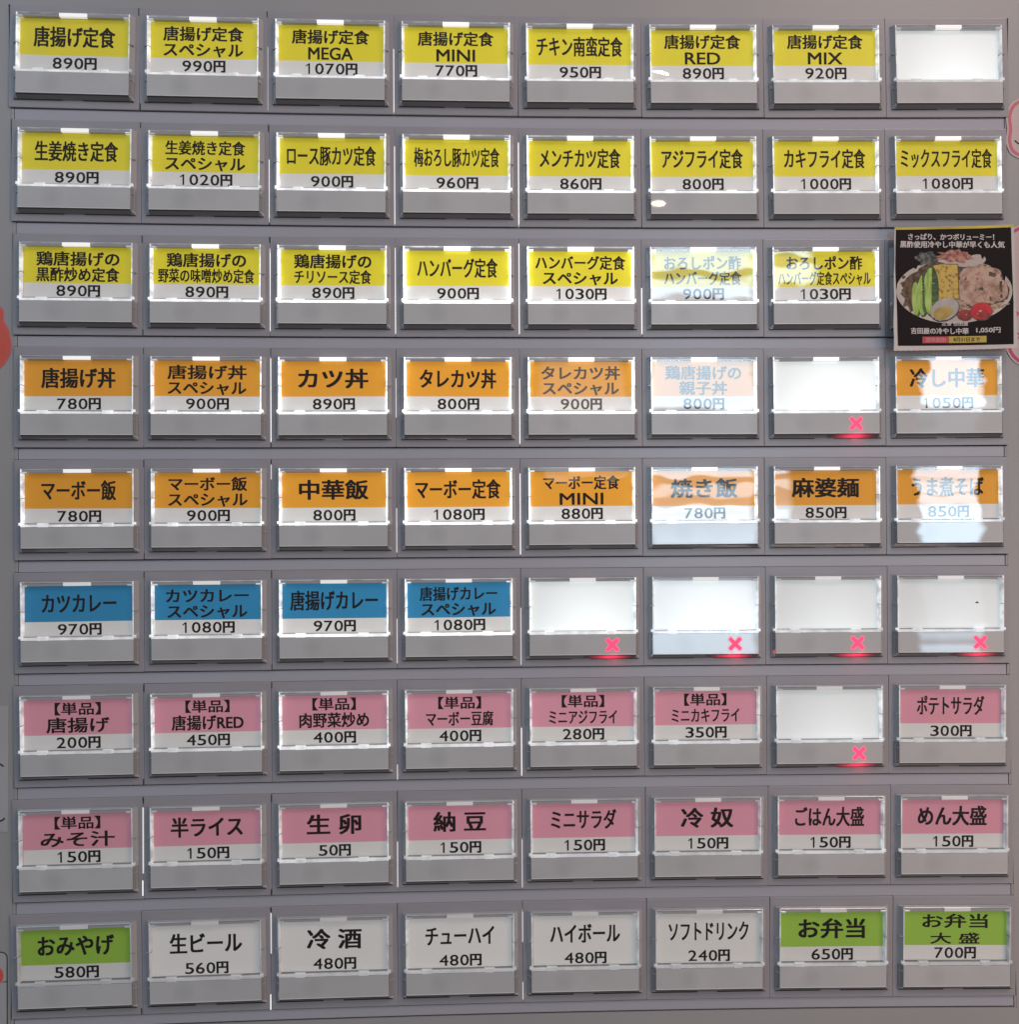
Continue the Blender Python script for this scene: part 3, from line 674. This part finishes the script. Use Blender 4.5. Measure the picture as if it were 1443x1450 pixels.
FM = [food('print_dish', (.48,.41,.37), (.56,.49,.44), 90), food('print_lettuce', (.03,.012,.008), (.20,.11,.045), 700, thr=(.35,.68)),
      food('print_noodle', (.22,.12,.06), (.52,.37,.26), 520, thr=(.35,.62), stretch=(1,1,3)), food('print_cucumber', (.24,.40,.05), (.46,.62,.16), 320, thr=(.35,.65), stretch=(3,1,.5)),
      food('print_skin', (.03,.06,.012), (.07,.13,.03), 500), food('print_omelette', (.26,.12,.02), (.62,.42,.08), 620, thr=(.34,.5)),
      food('print_egg_white', (.40,.36,.33), (.48,.44,.40), 160), food('print_yolk', (.38,.25,.05), (.52,.38,.11), 260),
      food('print_chicken', (.27,.12,.065), (.54,.36,.27), 420, thr=(.28,.6)), food('print_ham', (.24,.05,.035), (.52,.27,.20), 560, thr=(.38,.62)),
      food('print_tomato', (.46,.008,.012), (.66,.02,.03), 200), food('print_shine', (.75,.42,.40), (.8,.5,.48), 100),
      food('print_seaweed', (.02,.025,.02), (.20,.20,.18), 560, thr=(.42,.66)), food('print_dark_tomato', (.16,.015,.01), (.32,.03,.022), 240),
      food('print_gap', (.05,.03,.02), (.12,.07,.04), 500)]
pics = []
def shape(mi, outline, lvl, smooth=True):
    p = [lp(u, v) for u, v in outline]; p = ccw(smooth_closed(p) if smooth else p)
    pb.poly(p, .29, .29+.004*lvl, mi)
def pe(u, v, ru, rv, n=18, jag=0.0, rot=0.0):
    o = []
    for i in range(n):
        a = 2*math.pi*i/n; j = 1+random.uniform(-jag, jag); x, y = ru*math.cos(a)*j, rv*math.sin(a)*j
        o.append((u+x*math.cos(rot)-y*math.sin(rot), v+x*math.sin(rot)+y*math.cos(rot)))
    return o
pb = MB(); random.seed(31)
shape(0, pe(1349.5, 413, 82, 45.5, 28), 2)                                           # plate
shape(14, pe(1349, 410, 69, 34, 40, .06), 2.5)
shape(12, pe(1314, 367, 17, 10, 26, .25), 3); shape(9, pe(1349, 364, 23, 9, 30, .28), 4); shape(0, pe(1383, 368, 12, 7), 1.5)
shape(1, [(1274,402),(1282,398),(1288,392),(1297,387),(1302,380),(1313,374),(1322,370),(1332,372),(1338,376),(1332,390),(1312,404),(1296,418),(1304,430),(1302,440),(1299,447),(1292,441),(1288,443),(1284,434),(1277,436),(1280,424),(1275,418),(1278,410)], 5)
for k in range(14): shape(1, pe(1281+random.uniform(-5,22), 400+random.uniform(-14,40)*(.4+.03*k), random.uniform(1.5,4), random.uniform(1,3), 9, .4), 5.2+k*.05)
shape(2, pe(1372, 421, 52, 27, 46, .10), 3)
for k in range(26):                                                                   # noodle strands
    u, v, a = 1362+random.uniform(-4,62), 420+random.uniform(-22,22), random.uniform(-.7,.7)
    shape(2 if k % 3 else 8, pe(u, v, random.uniform(4,9), random.uniform(.7,1.3), 8, .1, a), 3.2+k*.03)
for (u, v, ru, rv) in ((1372,392,13,14),(1388,388,14,13),(1368,412,12,15),(1402,398,16,19),(1412,412,14,16),(1386,410,13,15),(1399,418,15,13),(1378,425,13,9)):
    shape(14, pe(u+.6, v+1, ru*1.04, rv*1.05, 26, .08), 5+u*.0006); shape(8, pe(u, v, ru, rv, 30, .09), 5.6+u*.0006)
for k in range(12): shape(9, pe(1374+random.uniform(-8,36), 390+random.uniform(-6,34), random.uniform(1,3), random.uniform(.6,2.2), 9, .4, random.uniform(-1,1)), 6.8+k*.03)
shape(14, [(1318,376),(1331,374),(1356,374.5),(1358.4,424),(1328,426),(1323,400)], 7.6, False)
shape(5, [(1320,377),(1331,375),(1355,375.5),(1357,423),(1328,425),(1325,400)], 8, False)
for k in range(16): shape(14 if k % 2 else 9, pe(1341+random.uniform(-11,12), 404+random.uniform(-18,18), random.uniform(.8,2.4), random.uniform(.4,1.1), 7, .4, random.uniform(-1,1)), 8.3+k*.02)
for (u, w, h, vv) in ((1297,8,26,430),(1306,9,31,426),(1317,11,36,420)):
    shape(4, pe(u+1.2, vv-7, w, h, 24, .02), 9+int(u-1297)*.12); shape(3, pe(u-.5, vv-7, w*.80, h*.92, 24, .04), 9.5+int(u-1297)*.12)
    shape(4, pe(u+w*.35, vv-7, w*.07, h*.7, 12, .1), 9.8+int(u-1297)*.12)
shape(14, pe(1337.5, 439.5, 22, 16, 22, rot=-.42), 12.6); shape(6, pe(1337, 438.5, 21, 15, 22, rot=-.42), 13); shape(7, pe(1335, 443.5, 14.5, 9, 20, .03, rot=-.3), 14)
shape(14, pe(1388.5, 442, 15.5, 13), 13.2); shape(13, pe(1366, 447, 11.5, 8, 18, .03), 13.5); shape(10, pe(1388.5, 441, 14.5, 12, 20, .02), 14); shape(13, pe(1392, 447, 9, 4.5, 14, .1), 14.2)
shape(11, pe(1387, 441, 2.0, 1.1, 10, .2, -.4), 15); shape(11, pe(1384, 445, .8, .6, 8), 15); shape(11, pe(1368, 446, 1.2, .5, 8, .2, -.5), 15)
link('dish_picture', pb.mesh('dish_picture', FM), poster)
M_PTXT = principled('poster_lettering', (.62, .56, .54), .5)
M_PTAGR = principled('poster_red_tag', (.50, .06, .08), .5); M_PTAGY = principled('poster_yellow_tag', (.52, .38, .06), .5)
mmw = (lp(1400,400)[0]-lp(1300,400)[0])/100
def ptext(L, text, u, v, wpx, hpx, bold=.02):
    q = lp(u, v); L.add(text, q[0], q[1], wpx*mmw, hpx*mmw, bold)
L = Letters(); ptext(L, 'さっぱり、かつボリューミー！', 1346, 336.5, 121, 8.3, .03); ptext(L, '黒酢使用冷やし中華が早くも人気', 1347.5, 347.3, 147, 8.6, .03)
h = link('headline', L.mesh('headline', .32, M_PTXT), poster)
L = Letters(); ptext(L, '定食 吉田屋', 1351.5, 459, 37, 5.6, .02); ptext(L, '吉田屋の冷やし中華', 1329.5, 469.5, 82, 8.0, .03); ptext(L, '1,050円', 1398, 468, 33, 7.6, .03)
link('dish_caption', L.mesh('dish_caption', .37, M_PTXT), poster)
b = MB(); b.poly(ccw([lp(1305,477.5),lp(1343,476.9),lp(1343,486.2),lp(1305,486.8)]), .29, .31, 0); b.poly(ccw([lp(1343.1,476.9),lp(1395.5,476.2),lp(1395.5,485.4),lp(1343.1,486.2)]), .29, .31, 1)
tg = link('date_tag', b.mesh('date_tag', [M_PTAGR, M_PTAGY]), poster)
L = Letters(); ptext(L, '提供期間', 1324, 482, 28, 6.0); link('red_tag_lettering', L.mesh('red_tag_lettering', .33, principled('tag_pink_ink', (.62,.25,.24), .5)), tg)
L = Letters(); ptext(L, '8月31日まで', 1368, 481.3, 37, 6.0); link('yellow_tag_lettering', L.mesh('yellow_tag_lettering', .33, M_INK), tg)

# the paper is not quite flat: it bows off the buttons towards its edges and lower corner
def bow(x, z):
    u, v = x/25.0, z/25.0
    return .9*max(0, u)**2.2 + .55*max(0, -u)**2.5*(1 + .9*max(0, -v)) + .35*max(0, -v)**3 + .10*math.sin(u*4.1+v*2.3)
def all_children(o):
    for ch in o.children:
        yield ch; yield from all_children(ch)
for o in list(all_children(poster)):
    bm = bmesh.new(); bm.from_mesh(o.data)
    if 'lettering' not in o.name and o.name not in ('headline', 'dish_caption'):
        bmesh.ops.triangulate(bm, faces=bm.faces[:])
        for k in range(-22, 23, 4):
            bmesh.ops.bisect_plane(bm, geom=bm.verts[:]+bm.edges[:]+bm.faces[:], plane_co=(k*MM,0,0), plane_no=(1,0,0), dist=1e-7)
            bmesh.ops.bisect_plane(bm, geom=bm.verts[:]+bm.edges[:]+bm.faces[:], plane_co=(0,0,k*MM), plane_no=(0,0,1), dist=1e-7)
    for v in bm.verts: v.co.y -= bow(v.co.x/MM, v.co.z/MM)*MM
    bm.to_mesh(o.data); bm.free(); o.data.update()
